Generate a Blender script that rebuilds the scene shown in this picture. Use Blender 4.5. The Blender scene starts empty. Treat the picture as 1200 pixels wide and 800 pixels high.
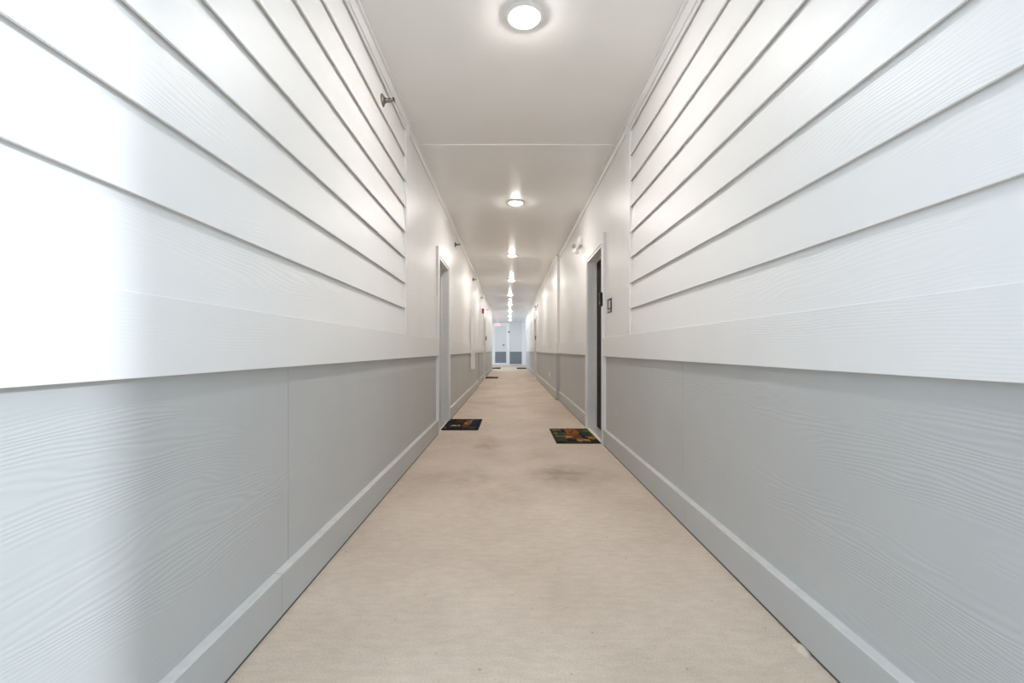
import bpy, bmesh, math, random
from mathutils import Vector, Matrix
random.seed(7)
scn = bpy.context.scene
COL = scn.collection

# ------------------------------------------------------------------ numbers
EYE = 0.925
F, VPX, VPY = 533.0, 597.3, 410.2
CEIL = EYE + 1.78
Y_END = 28.5
BAND0, BAND1, BASE1 = 0.866, 1.047, 0.153

# ------------------------------------------------------------------ materials
def new_mat(name):
    m = bpy.data.materials.new(name); m.use_nodes = True
    nt = m.node_tree
    return m, nt, nt.nodes['Principled BSDF']

def plain(name, col, rough=0.5, metal=0.0, spec=0.5, noise=0.04, nscale=30.0):
    m, nt, b = new_mat(name)
    b.inputs['Roughness'].default_value = rough
    b.inputs['Metallic'].default_value = metal
    b.inputs['Specular IOR Level'].default_value = spec
    tc = nt.nodes.new('ShaderNodeTexCoord')
    n = nt.nodes.new('ShaderNodeTexNoise'); n.inputs['Scale'].default_value = nscale
    n.inputs['Detail'].default_value = 3
    r = nt.nodes.new('ShaderNodeValToRGB')
    r.color_ramp.elements[0].position = .3; r.color_ramp.elements[1].position = .7
    r.color_ramp.elements[0].color = [c*(1-noise) for c in col] + [1]
    r.color_ramp.elements[1].color = [min(1, c*(1+noise)) for c in col] + [1]
    nt.links.new(tc.outputs['Object'], n.inputs['Vector'])
    nt.links.new(n.outputs['Fac'], r.inputs['Fac'])
    nt.links.new(r.outputs['Color'], b.inputs['Base Color'])
    return m

def emis(name, col, strength):
    m, nt, b = new_mat(name)
    b.inputs['Base Color'].default_value = (.9, .9, .9, 1)
    b.inputs['Emission Color'].default_value = (*col, 1)
    b.inputs['Emission Strength'].default_value = strength
    return m

def grain(name, col, rough=0.45, bump=0.5, period=0.011, distort=80.0, dist=0.003, seed=0.0, tint=0.025):
    """Painted fibre-cement board with an embossed wood grain running along the hall (Y)."""
    m, nt, b = new_mat(name)
    L = nt.links.new
    b.inputs['Roughness'].default_value = rough
    tc = nt.nodes.new('ShaderNodeTexCoord')
    mp = nt.nodes.new('ShaderNodeMapping')
    mp.inputs['Location'].default_value = (seed, seed*1.7, seed*.3)
    mp.inputs['Scale'].default_value = (.05, .17, 1.0)
    L(tc.outputs['Object'], mp.inputs['Vector'])
    w = nt.nodes.new('ShaderNodeTexWave')
    w.wave_type = 'BANDS'; w.bands_direction = 'Z'; w.wave_profile = 'SIN'
    sc = 2*math.pi/(20*period)
    w.inputs['Scale'].default_value = sc
    w.inputs['Distortion'].default_value = distort
    w.inputs['Detail'].default_value = 3.0
    w.inputs['Detail Scale'].default_value = 5.5/sc
    w.inputs['Detail Roughness'].default_value = .45
    L(mp.outputs['Vector'], w.inputs['Vector'])
    n = nt.nodes.new('ShaderNodeTexNoise'); n.inputs['Scale'].default_value = 4.5; n.inputs['Detail'].default_value = 2
    L(mp.outputs['Vector'], n.inputs['Vector'])
    r = nt.nodes.new('ShaderNodeValToRGB')
    r.color_ramp.elements[0].position = .44; r.color_ramp.elements[1].position = .66
    r.color_ramp.elements[0].color = (.03, .03, .03, 1)
    L(n.outputs['Fac'], r.inputs['Fac'])
    mul = nt.nodes.new('ShaderNodeMath'); mul.operation = 'MULTIPLY'
    L(w.outputs['Fac'], mul.inputs[0]); L(r.outputs['Color'], mul.inputs[1])
    f = nt.nodes.new('ShaderNodeTexNoise'); f.inputs['Scale'].default_value = 260; f.inputs['Detail'].default_value = 2
    L(mp.outputs['Vector'], f.inputs['Vector'])
    ad = nt.nodes.new('ShaderNodeMath'); ad.operation = 'MULTIPLY_ADD'; ad.inputs[1].default_value = .15
    L(f.outputs['Fac'], ad.inputs[0]); L(mul.outputs[0], ad.inputs[2])
    bp = nt.nodes.new('ShaderNodeBump'); bp.inputs['Strength'].default_value = bump; bp.inputs['Distance'].default_value = dist
    L(ad.outputs[0], bp.inputs['Height']); L(bp.outputs['Normal'], b.inputs['Normal'])
    n2 = nt.nodes.new('ShaderNodeTexNoise'); n2.inputs['Scale'].default_value = 2.2; n2.inputs['Detail'].default_value = 4
    L(tc.outputs['Object'], n2.inputs['Vector'])
    r2 = nt.nodes.new('ShaderNodeValToRGB')
    r2.color_ramp.elements[0].position = .3; r2.color_ramp.elements[1].position = .7
    r2.color_ramp.elements[0].color = [c*(1-tint) for c in col] + [1]
    r2.color_ramp.elements[1].color = [min(1, c*(1+tint)) for c in col] + [1]
    L(n2.outputs['Fac'], r2.inputs['Fac']); L(r2.outputs['Color'], b.inputs['Base Color'])
    return m

def concrete(name):
    m, nt, b = new_mat(name); L = nt.links.new
    tc = nt.nodes.new('ShaderNodeTexCoord')
    def noise(scale, detail, sy=1.0, rough=.55):
        mp = nt.nodes.new('ShaderNodeMapping'); mp.inputs['Scale'].default_value = (1, sy, 1)
        L(tc.outputs['Object'], mp.inputs['Vector'])
        n = nt.nodes.new('ShaderNodeTexNoise'); n.inputs['Scale'].default_value = scale
        n.inputs['Detail'].default_value = detail; n.inputs['Roughness'].default_value = rough
        L(mp.outputs['Vector'], n.inputs['Vector']); return n
    def ramp(n, p0, c0, p1, c1):
        r = nt.nodes.new('ShaderNodeValToRGB')
        r.color_ramp.elements[0].position = p0; r.color_ramp.elements[0].color = (*c0, 1)
        r.color_ramp.elements[1].position = p1; r.color_ramp.elements[1].color = (*c1, 1)
        L(n.outputs['Fac'], r.inputs['Fac']); return r
    def mix(a, bcol, fac, mode='MULTIPLY'):
        mx = nt.nodes.new('ShaderNodeMix'); mx.data_type = 'RGBA'; mx.blend_type = mode
        if isinstance(fac, float): mx.inputs[0].default_value = fac
        else: L(fac, mx.inputs[0])
        L(a, mx.inputs[6]); L(bcol, mx.inputs[7]); return mx.outputs[2]
    base = ramp(noise(2.2, 6), .3, (.60, .495, .40), .72, (.70, .585, .48))
    blot = ramp(noise(1.05, 4, .8), .42, (1, 1, 1), .72, (.80, .775, .735))       # grimy foot-traffic patches
    speck = ramp(noise(150, 3), .35, (.90, .90, .90), .6, (1.02, 1.02, 1.02))
    drag = ramp(noise(14, 3, 2.6), .38, (.94, .935, .93), .62, (1.02, 1.02, 1.02))
    pit = ramp(noise(42, 2), .25, (.62, .6, .58), .31, (1, 1, 1))
    c = mix(base.outputs['Color'], blot.outputs['Color'], .8)
    for (sx, sy, rx, ry, col_, am) in ((.42, 3.38, .42, .36, (.66, .635, .60), .9), (-.30, 3.30, .38, .30, (.76, .73, .68), .8),
                                       (-.22, 4.45, .16, .55, (.78, .69, .58), .9), (-.05, 2.95, .35, .35, (.84, .81, .76), .8), (.28, 4.0, .2, .3, (.85, .79, .72), .7)):
        mp = nt.nodes.new('ShaderNodeMapping'); mp.vector_type = 'TEXTURE'
        mp.inputs['Location'].default_value = (sx, sy, 0); mp.inputs['Scale'].default_value = (rx, ry, 1)
        L(tc.outputs['Object'], mp.inputs['Vector'])
        g = nt.nodes.new('ShaderNodeTexGradient'); g.gradient_type = 'SPHERICAL'; L(mp.outputs['Vector'], g.inputs['Vector'])
        nn = noise(7, 4, .8)
        ml = nt.nodes.new('ShaderNodeMath'); ml.operation = 'MULTIPLY_ADD'; ml.inputs[1].default_value = 2.4; ml.inputs[2].default_value = -.55
        L(nn.outputs['Fac'], ml.inputs[0])
        m2 = nt.nodes.new('ShaderNodeMath'); m2.operation = 'MULTIPLY'; m2.use_clamp = True; L(g.outputs['Fac'], m2.inputs[0]); L(ml.outputs[0], m2.inputs[1])
        m3 = nt.nodes.new('ShaderNodeMath'); m3.operation = 'MULTIPLY'; m3.use_clamp = True; m3.inputs[1].default_value = am*1.6; L(m2.outputs[0], m3.inputs[0])
        rgb = nt.nodes.new('ShaderNodeRGB'); rgb.outputs[0].default_value = (*col_, 1)
        c = mix(c, rgb.outputs[0], m3.outputs[0])
    c = mix(c, speck.outputs['Color'], 1.0)
    c = mix(c, drag.outputs['Color'], 1.0)
    c = mix(c, pit.outputs['Color'], .7)
    L(c, b.inputs['Base Color'])
    b.inputs['Roughness'].default_value = .62
    b.inputs['Specular IOR Level'].default_value = .35
    bp = nt.nodes.new('ShaderNodeBump'); bp.inputs['Strength'].default_value = .25; bp.inputs['Distance'].default_value = .002
    L(noise(90, 4).outputs['Fac'], bp.inputs['Height']); L(bp.outputs['Normal'], b.inputs['Normal'])
    return m

WHITE = (.79, .775, .758)
GRAY = (.485, .485, .473)
M = {}
M['siding'] = grain('white_siding_paint', WHITE, bump=.11, period=.011, distort=60, seed=3.1, tint=.012)
M['band'] = grain('white_band_paint', WHITE, bump=.14, period=.009, distort=30, seed=8.4, tint=.012)
M['white'] = plain('white_trim_paint', WHITE, .42, noise=.012, nscale=6)
M['upper'] = plain('white_panel_paint', (.80, .782, .765), .42, noise=.015, nscale=3)
M['panel'] = grain('grey_panel_paint', GRAY, rough=.5, bump=.24, period=.013, distort=70, seed=1.3)
M['base'] = grain('grey_baseboard_paint', GRAY, rough=.5, bump=.08, period=.01, distort=20, seed=5.0)
M['ledge'] = plain('pale_ledge', (.60, .585, .56), .55, noise=.05, nscale=20)  # ledge toned lighter than the grey baseboard below it
M['ceil'] = plain('ceiling_paint', (.86, .845, .825), .24, noise=.02, nscale=1.5)
M['floor'] = concrete('concrete')
M['frame'] = plain('door_frame_paint', (.84, .82, .80), .35, noise=.012, nscale=8)
M['black_door'] = plain('black_door_paint', (.008, .0075, .008), .6, spec=.2, noise=.1)
M['black'] = plain('black_plastic', (.010, .010, .011), .5, spec=.25, noise=.1)
M['dark'] = plain('dark_metal', (.09, .085, .075), .4, .6, noise=.1)
M['nickel'] = plain('aged_nickel', (.22, .20, .165), .42, .7, noise=.15, nscale=60)
M['red'] = plain('red_plastic', (.42, .03, .025), .35, noise=.05)
M['redglow'] = emis('red_sign_letter', (1.0, .10, .12), .9)
M['plastic'] = plain('white_plastic', (.82, .80, .77), .35, noise=.01)
M['lensgrey'] = plain('lamp_face', (.33, .32, .30), .25, noise=.05)
M['lens_clear'] = plain('strobe_lens', (.75, .76, .78), .15, noise=.02)
M['greyplate'] = plain('grey_plate', (.36, .35, .34), .45, noise=.04)
M['paleplate'] = plain('pale_plate', (.62, .615, .60), .45, noise=.04)
M['metal'] = plain('threshold_metal', (.62, .58, .54), .4, .3, noise=.04)
M['core'] = plain('wall_core', (.10, .095, .09), .8, noise=.05)
M['blueend'] = plain('end_wall_paint', (.66, .66, .66), .45, noise=.012, nscale=4)
M['blueendgray'] = plain('end_wall_grey_paint', (.175, .195, .22), .45, noise=.02, nscale=4)
LAMP = emis('lamp_lens', (1.0, .965, .92), 198.0)
M['lamp'] = LAMP

# ------------------------------------------------------------------ mesh builder
class MB:
    def __init__(self): self.bm = bmesh.new()
    def box(self, x0, x1, y0, y1, z0, z1, bevel=0.0, mi=0):
        t = bmesh.new()
        bmesh.ops.create_cube(t, size=1.0)
        for v in t.verts:
            v.co = Vector(((x0+x1)/2 + v.co.x*abs(x1-x0), (y0+y1)/2 + v.co.y*abs(y1-y0), (z0+z1)/2 + v.co.z*abs(z1-z0)))
        if bevel: bmesh.ops.bevel(t, geom=list(t.edges), offset=bevel, segments=2, affect='EDGES', profile=.5)
        self._take(t, mi); return self
    def _take(self, t, mi=0, mat=None):
        if mat is not None: bmesh.ops.transform(t, matrix=mat, verts=t.verts)
        me = bpy.data.meshes.new('tmp'); 
        for f in t.faces: f.material_index = mi
        t.to_mesh(me); t.free(); self.bm.from_mesh(me); bpy.data.meshes.remove(me)
    def prism(self, pts, y0, y1, mi=0):
        """pts: (x,z) outline extruded along Y."""
        t = bmesh.new()
        a = [t.verts.new((x, y0, z)) for x, z in pts]; b = [t.verts.new((x, y1, z)) for x, z in pts]
        n = len(pts)
        t.faces.new(a); t.faces.new(b[::-1])
        for i in range(n): t.faces.new((a[i], b[i], b[(i+1) % n], a[(i+1) % n]))
        bmesh.ops.recalc_face_normals(t, faces=t.faces)
        self._take(t, mi); return self
    def lathe(self, prof, mat, seg=32, mi=0, smooth=True):
        """prof: (radius, height) pairs about local Z; mat places it."""
        t = bmesh.new(); rings = []
        for r, h in prof:
            if r < 1e-6: rings.append([t.verts.new((0, 0, h))])
            else: rings.append([t.verts.new((r*math.cos(2*math.pi*i/seg), r*math.sin(2*math.pi*i/seg), h)) for i in range(seg)])
        for A, B in zip(rings, rings[1:]):
            for i in range(seg):
                j = (i+1) % seg
                if len(A) == 1 and len(B) == 1: continue
                if len(A) == 1: t.faces.new((A[0], B[j], B[i]))
                elif len(B) == 1: t.faces.new((A[i], A[j], B[0]))
                else: t.faces.new((A[i], A[j], B[j], B[i]))
        bmesh.ops.recalc_face_normals(t, faces=t.faces)
        if smooth:
            for f in t.faces: f.smooth = True
        self._take(t, mi, mat); return self
    def obj(self, name, mats, parent=None):
        me = bpy.data.meshes.new(name); self.bm.to_mesh(me); self.bm.free()
        for m in (mats if isinstance(mats, (list, tuple)) else [mats]): me.materials.append(m)
        o = bpy.data.objects.new(name, me); COL.objects.link(o)
        if parent: 
            o.parent = parent
            if parent.location.length or parent.rotation_euler.z: o['_rel'] = 1; del o['_rel']
        return o

def struct(o, label=None):
    o['kind'] = 'structure'
    if label: o['label'] = label
    return o
def tag(o, label, cat, group=None):
    o['label'] = label; o['category'] = cat
    if group: o['group'] = group
    return o
def empty(name, loc, rz=0.0):
    o = bpy.data.objects.new(name, None); COL.objects.link(o)
    o.location = loc; o.rotation_euler = (0, 0, rz); o.empty_display_size = .1
    return o
def copy_tree(o, parent=None):
    c = o.copy(); COL.objects.link(c); c.parent = parent
    for ch in list(o.children): copy_tree(ch, c)
    return c
def X90(): return Matrix.Rotation(math.radians(90), 4, 'Y')   # local +Z -> world +X

# ------------------------------------------------------------------ hall layout
# lateral distance of each wall face from the camera axis, in runs along Y
RUNS = {-1: [(.22, 11.70, .785), (11.70, 21.0, .815)],
         1: [(.30, 8.50, .911), (8.50, 24.8, .866)]}
DOORS = {-1: [(5.10, 5.93), (14.50, 15.40)],
          1: [(4.52, 5.40), (15.10, 16.00), (23.50, 24.40)]}
SID_END = 3.46
CAS = .09
DOOR_H = 1.985
SIDE = {-1: 'left', 1: 'right'}
CUTS = {-1: dict(panel=[1.67], base=[1.57]), 1: dict(panel=[2.47], base=[2.36])}

def lat_at(s, y):
    for a, b, w in RUNS[s]:
        if a <= y <= b: return w
    return RUNS[s][-1][2]
def clear_spans(s, a, b, pad):
    out = []; cur = a
    for d0, d1 in DOORS[s]:
        if a <= d0 <= b:
            out.append((cur, d0 - pad)); cur = d1 + pad
    out.append((cur, b)); return out
def split_at(spans, cuts, gap):
    out = []
    for a, b in spans:
        cur = a
        for c in cuts:
            if cur < c < b: out.append((cur, c - gap/2)); cur = c + gap/2
        out.append((cur, b))
    return out

# floor: concrete slab (hall, near landing, far breezeway)
mb = MB()
mb.box(-1.25, 1.35, .0, Y_END + .25, -.12, 0)
mb.box(-5.0, 5.0, -4.0, -.0005, -.12, -.001)
mb.box(-4.0, -1.2505, 20.5, Y_END + .25, -.12, -.001)
mb.box(1.3505, 2.6, 24.3, Y_END + .25, -.12, -.001)
mb.lathe([(0, .012), (.012, .010), (.022, .004), (.026, -.001)], Matrix.Translation((.902, 1.405, 0)) @ Matrix.Diagonal((.7, 1.5, 1, 1)), 16)
struct(mb.obj('floor', M['floor']), 'pale worn concrete walkway slab')

# ceiling with the seam where the two stretches meet
mb = MB()
mb.box(-1.25, 1.35, .30, 3.95, CEIL, CEIL + .12)
mb.box(-1.25, 1.35, 3.95, Y_END + .25, CEIL - .004, CEIL + .12)
mb.box(-4.0, -1.25, 20.5, Y_END + .25, CEIL + .0, CEIL + .12)
mb.box(1.35, 2.6, 24.3, Y_END + .25, CEIL + .0, CEIL + .12)
ceil = struct(mb.obj('ceiling', M['ceil']), 'smooth white painted walkway ceiling')
mb = MB(); mb.box(-.80, .93, 3.93, 3.97, CEIL - .008, CEIL + .0, .002)
mb.obj('seam_batten', M['ceil'], ceil)

for s in (-1, 1):
    nm = SIDE[s]
    core = MB(); panel = MB(); base = MB(); band = MB(); upper = MB(); ledge = MB(); crown = MB()
    def bx(m, l0, l1, y0, y1, z0, z1, bev=0.0):
        m.box(min(s*l0, s*l1), max(s*l0, s*l1), y0, y1, z0, z1, bev)
    for ri, (a, b, w) in enumerate(RUNS[s]):
        for y0, y1 in clear_spans(s, a, b, .0):
            bx(core, w + .040, w + .24, y0, y1, 0, CEIL + .02)
        for y0, y1 in clear_spans(s, a, b, CAS): bx(core, w + .003, w + .0405, y0, y1, 0, .0112)  # dark strip stands in for the shade in the gap under the baseboard
        for d0, d1 in DOORS[s]:
            if a <= d0 <= b: bx(core, w + .036, w + .24, d0, d1, DOOR_H, CEIL + .02)
        for y0, y1 in split_at(clear_spans(s, a, b, CAS), CUTS[s]['panel'], .003):
            bx(panel, w + .028, w + .040, y0, y1, 0.0, BAND0 + .02)
        for y0, y1 in split_at(clear_spans(s, a, b, CAS), CUTS[s]['base'], .003):
            base.prism([(s*w, .011), (s*(w + .028), .011), (s*(w + .028), BASE1 - .004), (s*w, BASE1 - .004)], y0, y1)
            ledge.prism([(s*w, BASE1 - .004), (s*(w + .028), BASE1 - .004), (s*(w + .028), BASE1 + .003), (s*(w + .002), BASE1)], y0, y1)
        for y0, y1 in clear_spans(s, a, b, CAS):
            bx(band, w, w + .034, y0, y1, BAND0, BAND1, .0015)
        u0 = max(a, SID_END + .12)
        for y0, y1 in clear_spans(s, u0, b, CAS):
            bx(upper, w + .024, w + .036, y0, y1, BAND1 - .002, CEIL)
        for d0, d1 in DOORS[s]:
            if a <= d0 <= b: bx(upper, w + .024, w + .036, d0 - CAS, d1 + CAS, DOOR_H + CAS, CEIL)
        # crown moulding
        def crown_run(y0, y1, lw, lc, drop):
            zb = CEIL - drop
            crown.prism([(s*(lw + .02), zb), (s*(lw - .012), zb), (s*(lw - .014), zb + .009), (s*(lw - .004), zb + .013),
                         (s*(lc + .012), CEIL - .018), (s*(lc - .002), CEIL - .015), (s*(lc - .004), CEIL - .006), (s*lc, CEIL + .004), (s*(lw + .02), CEIL + .004)], y0, y1)
        if a < SID_END:
            crown_run(max(a, .3), SID_END + .05, w + .012, w - .018, .072)
            crown_run(SID_END + .05, b, w + .026, w - .002, .060)
        else:
            crown_run(a, b, w + .026, w - .002, .060)
    # step ends between the two runs (a return board in wall colours)
    yb = RUNS[s][0][1]; w0, w1 = RUNS[s][0][2], RUNS[s][1][2]
    lo = min(w0, w1)
    core_o = struct(core.obj('wall_' + nm, M['core']), 'long %s wall of the walkway, white above grey' % nm)
    panel.obj('lower_panel', M['panel'], core_o)
    band.obj('band_board', M['band'], core_o)
    upper.obj('upper_panel', M['upper'], core_o)
    bo = struct(base.obj('baseboard_' + nm, M['base']), 'grey baseboard along the %s wall' % nm)
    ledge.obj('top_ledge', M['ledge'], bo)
    struct(crown.obj('trim_%d' % (1 if s < 0 else 2), M['white']), 'white crown moulding along the %s wall' % nm)
    # step returns (visible end faces where the wall shifts)
    m1 = MB(); m2 = MB()
    ya, ybb = (yb - .004, yb + .035)
    bx(m1, lo, max(w0, w1) + .045, ya, ybb, .007, BAND0, .001)
    bx(m2, lo + .02, max(w0, w1) + .045, ya, ybb, BAND0 + .0005, CEIL - .03, .001)
    m1.obj('joint_post', M['panel'], core_o); m2.obj('joint_trim', M['white'], core_o)
    # lap siding: seven courses above the band board, each leaning out at its lower edge
    w = RUNS[s][0][2]; sd = MB()
    y0 = RUNS[s][0][0]; y1 = SID_END
    edges = [BAND1 - .004] + [EYE + h for h in (.316, .510, .703, .895, 1.089, 1.283, 1.478, 1.674)] + [CEIL + .02]
    rise = .016 if s < 0 else 0.0
    for i in range(len(edges) - 1):
        z0, z1 = edges[i], min(edges[i+1] + .012 + (rise*1.35 if i == 0 else 0), CEIL + .02)
        if z0 > CEIL: continue
        t = bmesh.new()
        prof = [(w + .004, z0), (w + .021, z1), (w + .034, z1), (w + .034, z0 + .012), (w + .0115, z0 + .012), (w + .0105, z0 - .0005)]
        vs = []
        for yy in (y0, y1):
            dz = 0 if i == 0 else rise*(1 - (yy - .7)/(y1 - .7))
            vs.append([t.verts.new((s*l, yy, z + dz)) for l, z in prof])
        n = len(prof)
        t.faces.new(vs[0]); t.faces.new(vs[1][::-1])
        for k in range(n): t.faces.new((vs[0][k], vs[1][k], vs[1][(k+1) % n], vs[0][(k+1) % n]))
        bmesh.ops.recalc_face_normals(t, faces=t.faces)
        sd._take(t)
    sd.obj('lap_siding', M['siding'], core_o)
    cb = MB(); bx(cb, w + .001, w + .034, SID_END, SID_END + .12, BAND1, CEIL - .01, .002)
    cb.obj('corner_board', M['white'], core_o)

# ------------------------------------------------------------------ doors
dn = 0
for s in (-1, 1):
    for d0, d1 in DOORS[s]:
        dn += 1
        w = lat_at(s, d0)
        def bx(m, l0, l1, y0, y1, z0, z1, bev=0.0, mi=0):
            m.box(min(s*l0, s*l1), max(s*l0, s*l1), y0, y1, z0, z1, bev, mi)
        leaf = MB()
        bx(leaf, w + .120, w + .165, d0 + .028, d1 - .028, .022, DOOR_H - .028, .002)
        ym = (d0 + d1)/2
        for q0, q1 in ((d0 + .15, ym - .05), (ym + .05, d1 - .15)):      # raised panels
            for z0, z1 in ((.22, .82), (1.0, 1.82)):
                bx(leaf, w + .113, w + .122, q0, q1, z0, z1, .004)
        lo = struct(leaf.obj('door_%d' % dn, M['black_door']), 'black entry door set back in the %s wall' % SIDE[s])
        fr = MB()
        # casing on the wall face
        for a, b in ((d0 - CAS, d0), (d1, d1 + CAS)):
            bx(fr, w - .002, w + .034, a, b, 0.0, DOOR_H + CAS, .002)
        bx(fr, w - .002, w + .034, d0, d1, DOOR_H, DOOR_H + CAS, .002)
        fr.obj('casing', M['white'], lo)
        jb = MB()
        for a, b in ((d0, d0 + .024), (d1 - .024, d1)):
            bx(jb, w + .006, w + .20, a, b, 0.0, DOOR_H, .0015)
        bx(jb, w + .006, w + .20, d0 + .024, d1 - .024, DOOR_H - .024, DOOR_H, .0015)
        for a, b in ((d0 + .024, d0 + .036), (d1 - .036, d1 - .024)):    # stops
            bx(jb, w + .100, w + .118, a, b, 0.012, DOOR_H - .024, .001)
        bx(jb, w + .100, w + .118, d0 + .036, d1 - .036, DOOR_H - .036, DOOR_H - .024, .001)
        jb.obj('jamb', M['frame'], lo)
        th = MB()
        th.prism([(s*(w + .0), 0), (s*(w + .02), .016), (s*(w + .17), .018), (s*(w + .19), 0)], d0 + .0245, d1 - .0245)
        th.obj('threshold', M['metal'], lo)
        hy = d0 + .10; sgn = 1
        hd = MB()
        hd.lathe([(0, 0), (.03, 0), (.03, .008), (.012, .012), (.012, .045), (0, .045)], Matrix.Translation((s*(w + .120), hy, .95)) @ Matrix.Rotation(math.radians(-90*s), 4, 'Y'), 20)
        bx(hd, w + .070, w + .084, min(hy - .01, hy + sgn*.11), max(hy + .01, hy + sgn*.11), .94, .96, .004)
        hd.obj('handle', M['dark'], lo)
        if s > 0 and dn == 3:
            pass

# ------------------------------------------------------------------ end of the hall
mb = MB()
mb.box(-4.0, 2.6, Y_END, Y_END + .2, .83, CEIL)
we = mb.obj('wall_end', M['blueend']); struct(we, 'end wall closing the walkway, pale above slate grey')
mb = MB(); mb.box(.0, .76, Y_END - .012, Y_END, .06, .83); mb.box(-4.0, -1.12, Y_END - .012, Y_END, .06, .83)
mb.obj('lower_panel', M['blueendgray'], we)
mb = MB(); mb.box(-4.0, 2.6, Y_END, Y_END + .2, 0, .83); mb.box(0, .76, Y_END - .010, Y_END, 0, .06)
mb.obj('base', M['blueend'], we)
mb = MB()
mb.box(-.215, .0, Y_END - .045, Y_END, 0, 2.63, .004)
mb.box(-1.12, -.915, Y_END - .045, Y_END, 0, 2.63, .004)
mb.box(-.915, -.215, Y_END - .045, Y_END, 2.42, 2.63, .004)
mb.box(.76, 1.1, Y_END - .045, Y_END, 0, CEIL, .004)
struct(mb.obj('trim_3', M['white']), 'wide white boards framing the end door')
mb = MB()
mb.box(-.91, -.22, Y_END - .040, Y_END - .002, .83, 2.415, .002, 0)
mb.box(-.91, -.22, Y_END - .040, Y_END - .002, .13, .829, .002, 1)
d = struct(mb.obj('door_6', [M['blueend'], M['blueendgray']]), 'end door, pale above slate grey')
mb = MB(); mb.box(-.914, -.216, Y_END - .16, Y_END - .001, 0, .129, .003); mb.obj('sill', M['white'], d)
mb = MB()
kx, kz = -.385, 1.25
RY = Matrix.Rotation(math.radians(90), 4, 'X')      # local +Z -> world -Y
mb.lathe([(0, 0), (.045, 0), (.045, .01), (.018, .016), (.018, .05), (.034, .06), (.038, .08), (.026, .1), (0, .104)], Matrix.Translation((kx, Y_END - .04, kz)) @ RY, 20)
mb.obj('knob', M['dark'], d)
# far breezeway: unseen side wall added to block the sun, and corner posts
mb = MB(); mb.box(2.6, 2.75, 24.3, Y_END + .2, 0, CEIL + .1); struct(mb.obj('wall_sun_block', M['blueend']), 'unseen white wall added to keep sun out of the far right recess')
mb = MB()
mb.box(-1.05, -.805, 20.90, 21.06, 0, CEIL - .02, .003)
mb.box(.856, 1.10, 24.70, 24.86, 0, CEIL - .02, .003)
struct(mb.obj('trim_4', M['white']), 'white corner boards where the side walls end')

# ------------------------------------------------------------------ ceiling lights
def make_light():
    r = empty('ceiling_light', (0, 0, 0))
    T = Matrix.Scale(-1, 4, (0, 0, 1))
    mb = MB()
    mb.lathe([(.09, 0), (.101, .0), (.103, .004), (.098, .010), (.086, .0135), (.072, .0125), (.067, .007), (.067, 0), (.09, 0)], T, 48)
    mb.obj('trim_ring', M['plastic'], r)
    mb = MB()
    mb.lathe([(.067, .0), (.067, .010), (.063, .017), (.053, .0235), (.039, .028), (.022, .0305), (.008, .0315), (0, .0315)], T, 48)
    mb.obj('lens', M['lamp'], r)
    return r
ORD = ['nearest to the viewer, between the lap siding walls', 'second along, above the two nearest doormats', 'third along, past the emergency lamp',
       'fourth along, level with the second sidewall doors', 'fifth along, just past the red alarm', 'sixth along, before the small dark pendent sprinkler',
       'seventh along, beyond the small dark pendent sprinkler', 'eighth along, last but one from the end wall', 'last of the row, nearest to the end wall']
L0 = make_light()
for k in range(9):
    o = L0 if k == 0 else copy_tree(L0)
    y = 2.42 + 3.042*k
    o.location = (.078 if k == 0 else .072 if k == 1 else .045 if k < 4 else .015, y, CEIL - (.0005 if k == 0 else .0042))
    tag(o, 'glowing round flush ceiling light, ' + ORD[k], 'ceiling light', 'round ceiling lights along the walkway')

# ------------------------------------------------------------------ sidewall sprinklers
def make_sprinkler():
    r = empty('sidewall_sprinkler', (0, 0, 0))
    mb = MB(); mb.lathe([(0, 0), (.038, 0), (.040, .003), (.036, .009), (.024, .016), (.020, .020), (.018, .014), (0, .014)], X90(), 28); mb.obj('escutcheon', M['nickel'], r)
    mb = MB(); mb.lathe([(0, .01), (.015, .01), (.015, .03), (.011, .034), (.009, .044), (0, .044)], X90(), 16)
    for a in (-1, 1):                                # frame arms
        for k in range(6):
            x0 = .038 + k*.007; rr = .012*math.cos((k)/5*math.pi/2)
            mb.box(x0, x0 + .0075, -.002, .002, a*rr - .0025, a*rr + .0025)
    mb.box(.042, .076, -.0025, .0025, -.0025, .0025)
    mb.obj('frame', M['nickel'], r)
    mb = MB(); mb.box(.076, .079, -.014, .014, -.012, .012, .001); mb.box(.066, .079, -.014, .014, .010, .0125, .001)
    mb.obj('deflector', M['dark'], r)
    return r
SP = [(2.835, .796, 2.482, 'nearest one, high on the lap siding under the crown moulding'),
      (6.71, .809, 2.482, 'on the smooth wall just beyond the first left door'),
      (9.97, .809, 2.470, 'above the white conduit cover'),
      (13.28, .839, 2.455, 'just before the red alarm'),
      (16.9, .839, 2.43, 'just beyond the second left door, farthest visible')]
S0 = make_sprinkler()
for k, (y, l, z, t) in enumerate(SP):
    o = S0 if k == 0 else copy_tree(S0)
    o.location = (-l, y, z)
    tag(o, 'small nickel sidewall sprinkler, ' + t, 'sprinkler', 'sidewall sprinklers on the left wall')

r = empty('pendent_sprinkler', (.085, 19.6, CEIL - .0042))
T = Matrix.Scale(-1, 4, (0, 0, 1))
mb = MB(); mb.lathe([(0, 0), (.042, 0), (.042, .006), (.02, .014), (0, .014)], T, 24); mb.obj('escutcheon', M['dark'], r)
mb = MB(); mb.lathe([(0, .012), (.014, .012), (.010, .05), (.006, .055), (.006, .066), (.03, .068), (.03, .072), (0, .072)], T, 20); mb.obj('head', M['dark'], r)
tag(r, 'tiny dark pendent sprinkler hanging from the ceiling between far lights', 'sprinkler')

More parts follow.
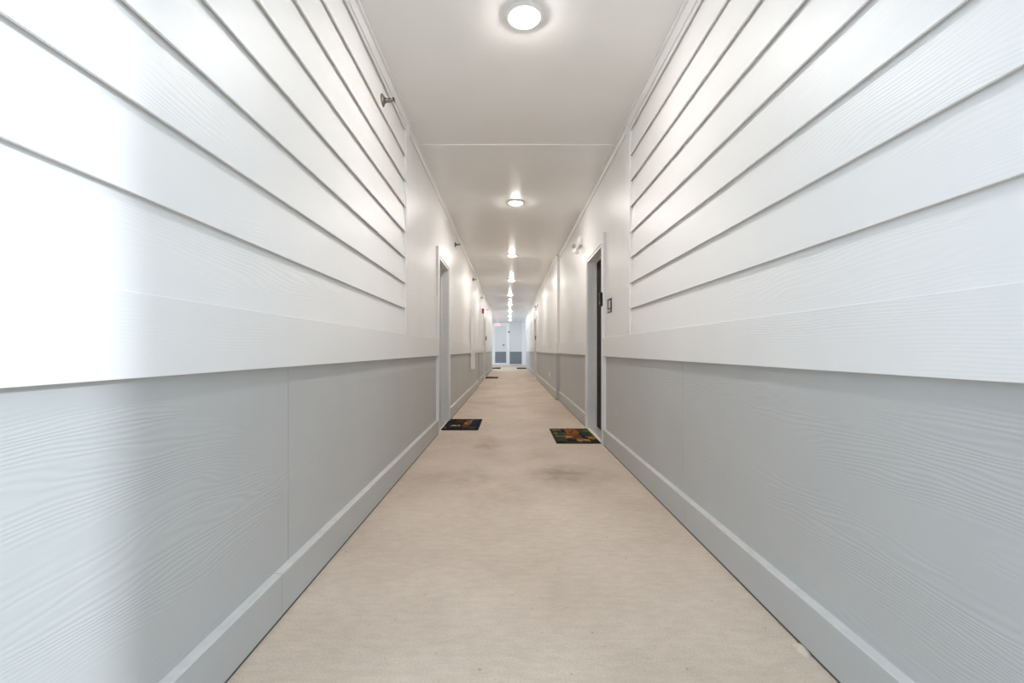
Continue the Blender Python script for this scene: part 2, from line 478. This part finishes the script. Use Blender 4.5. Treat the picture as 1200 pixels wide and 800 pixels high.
# ------------------------------------------------------------------ fire alarm strobe
r = empty('fire_alarm', (-.839, 13.82, 2.11))
mb = MB(); mb.box(0, .055, -.065, .065, -.075, .075, .008); mb.obj('housing', M['red'], r)
mb = MB(); mb.box(.0555, .075, -.03, .03, .01, .06, .006); mb.obj('strobe_lens', M['lens_clear'], r)
mb = MB()
for k in range(5): mb.box(.0555, .058, -.045, .045, -.06 + k*.013, -.054 + k*.013)
mb.obj('sounder_grille', M['dark'], r)
tag(r, 'red fire alarm horn strobe high on the left wall before the second door', 'alarm')

# ------------------------------------------------------------------ emergency lights
def make_emergency():
    r = empty('emergency_light', (0, 0, 0))          # wall behind is +X, faces -X, length along Y
    mb = MB(); mb.box(-.055, 0, -.13, .13, -.05, .06, .012); mb.obj('housing', M['plastic'], r)
    for pos, dr, k in (((-.062, .125, -.012), (-.25, -.93, -.25), .72), ((-.070, -.035, -.108), (-.35, .45, -.8), .95)):
        rot = Vector(dr).to_track_quat('Z', 'Y').to_matrix().to_4x4()
        P = Matrix.Translation(pos) @ rot @ Matrix.Scale(k, 4)
        mb = MB(); mb.lathe([(0, -.035), (.018, -.035), (.036, -.02), (.050, .012), (.052, .026), (.048, .028), (.046, .022)], P, 28)
        stem = Vector((-.03, pos[1]*.8, -.03)); p_ = Vector(pos); q = (stem - p_)
        mb.lathe([(0, 0), (.011, 0), (.011, q.length), (0, q.length)], Matrix.Translation(pos) @ q.to_track_quat('Z', 'Y').to_matrix().to_4x4(), 12)
        h = mb.obj('lamp_head', M['plastic'], r)
        mb = MB(); mb.lathe([(.046, .020), (.03, .024), (0, .027)], P, 28); mb.obj('lamp_lens', M['lensgrey'], h)
    return r
E0 = make_emergency()
E0.location = (.935, 5.98, 2.33)
tag(E0, 'white twin head emergency light on the right wall beside the nearest black door', 'emergency light', 'twin head emergency lights')
E1 = copy_tree(E0); E1.location = (.890, 14.45, 2.33)
tag(E1, 'white twin head emergency light farther off, above the second right doorway', 'emergency light', 'twin head emergency lights')

# ------------------------------------------------------------------ number sign by the right door
r = empty('door_sign', (.9345, 4.245, 1.34))
mb = MB(); mb.box(-.008, 0, -.075, .075, -.065, .065, .002); mb.obj('plate', M['black'], r)
mb = MB(); mb.box(-.0095, -.008, -.062, .022, -.022, .048, .0005); mb.obj('insert', M['paleplate'], r)
mb = MB(); mb.box(-.0095, -.008, -.07, .07, -.06, -.034, .0005); mb.obj('braille_strip', M['greyplate'], r)
tag(r, 'small black number plate with pale insert beside the nearest right door', 'sign')

# doorbells / locks on the casings
def make_bell():
    r = empty('video_doorbell', (0, 0, 0))           # mounted face towards -X
    mb = MB(); mb.box(-.024, 0, -.03, .03, -.068, .068, .007); mb.obj('body', M['black'], r)
    mb = MB(); mb.lathe([(0, .03), (.011, .029), (.012, .024), (0, .02)], Matrix.Translation((0, 0, .04)) @ Matrix.Rotation(math.radians(-90), 4, 'Y'), 20); mb.obj('camera_lens', M['dark'], r)
    mb = MB(); mb.lathe([(0, .028), (.013, .027), (.015, .022), (0, .02)], Matrix.Translation((0, 0, -.035)) @ Matrix.Rotation(math.radians(-90), 4, 'Y'), 20); mb.obj('button', M['lensgrey'], r)
    return r
B0 = make_bell(); B0.location = (.909, 4.478, 1.425)
tag(B0, 'black video doorbell on the white casing of the nearest right door', 'doorbell', 'black video doorbells')
B1 = copy_tree(B0); B1.location = (-.813, 15.445, 1.33); B1.rotation_euler = (0, 0, math.pi)
tag(B1, 'black video doorbell on the casing of the second left door', 'doorbell', 'black video doorbells')
B2 = copy_tree(B0); B2.location = (.8645, 15.055, 1.34)
tag(B2, 'black video doorbell on the casing of the second right door', 'doorbell', 'black video doorbells')

# ------------------------------------------------------------------ conduit cover and outlet
r = empty('conduit_cover', (-.787, 9.27, .545))
mb = MB(); mb.box(.0, .078, -.055, .055, 0, 1.22, .004); mb.obj('channel', M['white'], r)
mb = MB(); mb.box(.012, .066, -.04, .04, -.004, 0, .001); mb.obj('end_cap', M['paleplate'], r)
tag(r, 'white boxed conduit cover ending partway down the grey panel', 'conduit')
r = empty('outlet_cover', (.889, 9.87, .40))
mb = MB(); mb.box(-.006, 0, -.045, .045, -.07, .07, .002); mb.obj('plate', M['plastic'], r)
mb = MB(); mb.box(-.03, -.006, -.035, .035, -.055, .055, .006); mb.obj('flip_lid', M['plastic'], r)
tag(r, 'white outlet cover low on the right grey panel', 'outlet')

# ------------------------------------------------------------------ exit sign
r = empty('exit_sign', (-.70, 26.4, CEIL))
mb = MB(); mb.box(-.17, .17, -.025, .025, -.40, -.20, .006); mb.obj('housing', M['plastic'], r)
mb = MB(); mb.box(-.03, .03, -.02, .02, -.20, .0, .003); mb.obj('canopy_stem', M['plastic'], r)
mb = MB()
zt, zb_ = -.225, -.375; st = .022; yf0, yf1 = -.0275, -.0252
def seg(x0, x1, z0, z1): mb.box(x0, x1, yf0, yf1, z0, z1)
x = -.135; wl = .055                                   # E
seg(x, x+st, zb_, zt)
for z in (zb_, (zb_+zt)/2 - st/2, zt - st): seg(x, x+wl, z, z+st)
x = -.065                                              # X
for a in (-1, 1):
    for k in range(9):
        t_ = k/8; zz = zb_ + t_*(zt-zb_-.02); xx = x + .0325 + a*(t_-.5)*.048
        seg(xx-.011, xx+.011, zz, zz+.021)
x = .025; seg(x, x+st, zb_, zt)                        # I
x = .065; seg(x, x+.07, zt-st, zt); seg(x+.024, x+.046, zb_, zt)   # T
mb.obj('lettering', M['redglow'], r)
tag(r, 'white exit sign with red letters hanging at the far end', 'exit sign')

r = empty('wall_fixture', (-.055, Y_END - .045, 2.07))
mb = MB(); mb.box(-.03, .03, -.012, 0, -.05, .05, .003); mb.obj('mount', M['dark'], r)
mb = MB(); mb.lathe([(0, -.04), (.034, -.04), (.040, -.02), (.040, .02), (.028, .04), (0, .045)], Matrix.Translation((0, -.052, 0)), 20); mb.obj('body', M['black'], r)
tag(r, 'tiny dark fixture on the white post beside the end door', 'fixture')

# ------------------------------------------------------------------ doormats
matcol = {}
def mc(name, c):
    if name not in matcol: matcol[name] = plain('mat_' + name, c, .95, spec=.1, noise=.35, nscale=240)
    return matcol[name]
PAL = [('black', (.010, .009, .009)), ('brown', (.045, .020, .009)), ('orange', (.30, .105, .022)), ('tan', (.42, .22, .10)),
       ('green', (.022, .06, .022)), ('olive', (.16, .15, .035)), ('teal', (.03, .055, .055)), ('navy', (.012, .016, .045)),
       ('gold', (.36, .19, .03)), ('grey', (.16, .15, .12)), ('cream', (.45, .36, .25)), ('rust', (.12, .045, .02))]
PI = {n: i for i, (n, c) in enumerate(PAL)}
def doormat(x0, x1, y0, y1, fn, label, nu=30, nv=42):
    base = MB(); base.box(x0, x1, y0, y1, 0.0, .007, .002)
    o = base.obj('doormat', M['black'])
    t = bmesh.new(); rnd = random.Random(5)
    gx = [x0 + .006 + (x1 - x0 - .012)*i/nu for i in range(nu+1)]; gy = [y0 + .006 + (y1 - y0 - .012)*j/nv for j in range(nv+1)]
    V = [[t.verts.new((gx[i], gy[j], (.0115 if 0 < i < nu and 0 < j < nv else .0072) + rnd.uniform(-.001, .001)*(0 < i < nu))) for j in range(nv+1)] for i in range(nu+1)]
    for i in range(nu):
        for j in range(nv):
            f = t.faces.new((V[i][j], V[i+1][j], V[i+1][j+1], V[i][j+1]))
            f.material_index = PI[fn((i+.5)/nu, (j+.5)/nv, rnd)]
    me = bpy.data.meshes.new('pile'); t.to_mesh(me); t.free()
    for n, c in PAL: me.materials.append(mc(n, c))
    p = bpy.data.objects.new('pile', me); COL.objects.link(p); p.parent = o
    tag(o, label, 'doormat', 'doormats by the doors')
    return o
def mat_right(u, v, r):          # u across from the walkway side to the wall, v away from the viewer
    if r.random() < .17: return r.choice(['black', 'black', 'brown', 'rust', 'green'])
    v = min(.999, max(0, v + r.uniform(-.025, .025))); u += r.uniform(-.012, .012)
    if u < .26:                                       # left column: green patches
        if v > .9: return 'rust'
        for lo, c in ((.78, 'grey'), (.70, 'brown'), (.52, 'teal' if u > .13 else 'olive'), (.44, 'green'), (.34, 'olive'), (.26, 'brown'), (.12, 'teal'), (.05, 'green')):
            if v > lo: return c if u > .03 else 'brown'
        return 'black'
    if u < .36 and v > .62: return 'navy' if v > .75 and u < .33 else 'black'
    if u < .68:
        if v > .93: return 'black'
        if v > .80: return 'orange' if u < .62 else 'rust'
        if v > .55: return 'orange'
        if v > .47: return 'rust'
        if v > .42: return 'orange'
        if v > .28: return 'tan' if u < .45 else 'rust'
        if v > .17: return 'brown' if u < .43 else ('teal' if u < .50 else 'orange')
        if v > .08: return 'black' if u < .5 else 'tan'
        return 'brown'
    if v > .84: return 'green' if u > .78 else 'brown'
    if v > .72: return 'olive' if u > .80 else 'rust'
    if v > .50: return 'green' if u > .74 else 'navy'
    if v > .38: return 'navy' if u < .86 else 'green'
    if v > .22: return 'gold' if u > .78 else 'black'
    if v > .08: return 'brown' if u > .8 else 'tan'
    return 'black'
def mat_left(u, v, r):
    if r.random() < .15: return r.choice(['black', 'brown', 'navy'])
    v = min(.999, max(0, v + r.uniform(-.03, .03))); u += r.uniform(-.015, .015)
    if u < .03 or u > .95 or v < .06: return 'black'
    if .20 < u < .46 and .28 < v < .36: return 'cream'
    if .12 < u < .20 and .2 < v < .42: return 'navy'
    if .54 < u < .72:
        if .40 < v < .64: return 'gold' if u < .64 else 'orange'
        if .64 <= v < .86: return 'rust' if u < .6 else 'orange'
        if .18 < v < .34: return 'rust'
        return 'brown'
    if .74 < u < .92: return 'navy' if .2 < v < .8 else ('teal' if v < .9 else 'black')
    if .72 < u < .76 and v > .6: return 'cream'
    if .28 < u < .45 and v > .62: return 'rust' if r.random() < .5 else 'brown'
    if .05 < u < .12 and .1 < v < .2: return 'grey'
    return 'black' if r.random() < .75 else 'brown'
def mat_brown(u, v, r): return 'rust' if r.random() < .6 else 'brown'
def mat_dark(u, v, r): return 'brown' if r.random() < .7 else 'black'
doormat(-.805, -.362, 5.25, 6.07, mat_left, 'black doormat with orange and blue print by the nearest left door')
doormat(.462, .908, 4.50, 5.33, mat_right, 'patchwork green and orange doormat by the nearest right door')
doormat(-.812, -.385, 14.85, 15.70, mat_brown, 'plain brown doormat at the second left door', 14, 20)
doormat(-.93, -.46, 22.5, 24.2, mat_dark, 'brown doormat far off, near the exit sign at left', 14, 20)
doormat(.36, .84, 22.4, 24.0, mat_dark, 'brown doormat far off, near the last right door', 14, 20)

# ------------------------------------------------------------------ daylight
wld = bpy.data.worlds.new('sky'); scn.world = wld; wld.use_nodes = True
bg = wld.node_tree.nodes['Background']
bg.inputs['Color'].default_value = (.64, .82, 1.0, 1); bg.inputs['Strength'].default_value = 1.35
sun = bpy.data.lights.new('sun', 'SUN'); sun.energy = 1.3; sun.angle = math.radians(4.5); sun.color = (.80, .90, 1.0)
so = bpy.data.objects.new('sun', sun); COL.objects.link(so)
dirv = Vector((-1.696, .63, -1.81*math.tan(math.radians(20)))).normalized()
so.rotation_euler = dirv.to_track_quat('-Z', 'Y').to_euler()
so.location = (4, -2, 4)

# ------------------------------------------------------------------ camera
cam = bpy.data.cameras.new('camera'); co = bpy.data.objects.new('camera', cam); COL.objects.link(co)
co.location = (0, 0, EYE); co.rotation_euler = (math.radians(90), 0, 0)
cam.sensor_width = 36; cam.sensor_fit = 'HORIZONTAL'; cam.lens = F/1200*36
cam.shift_x = (600 - VPX)/1200; cam.shift_y = (VPY - 400)/1200
cam.clip_start = .05; cam.clip_end = 200
scn.camera = co

scn.view_settings.view_transform = 'Standard'; scn.view_settings.look = 'None'
scn.view_settings.gamma = 1; scn.view_settings.exposure = 0.79
scn.view_settings.use_curve_mapping = False
scn.cycles.max_bounces = 12; scn.cycles.diffuse_bounces = 8
scn.cycles.sample_clamp_indirect = 8
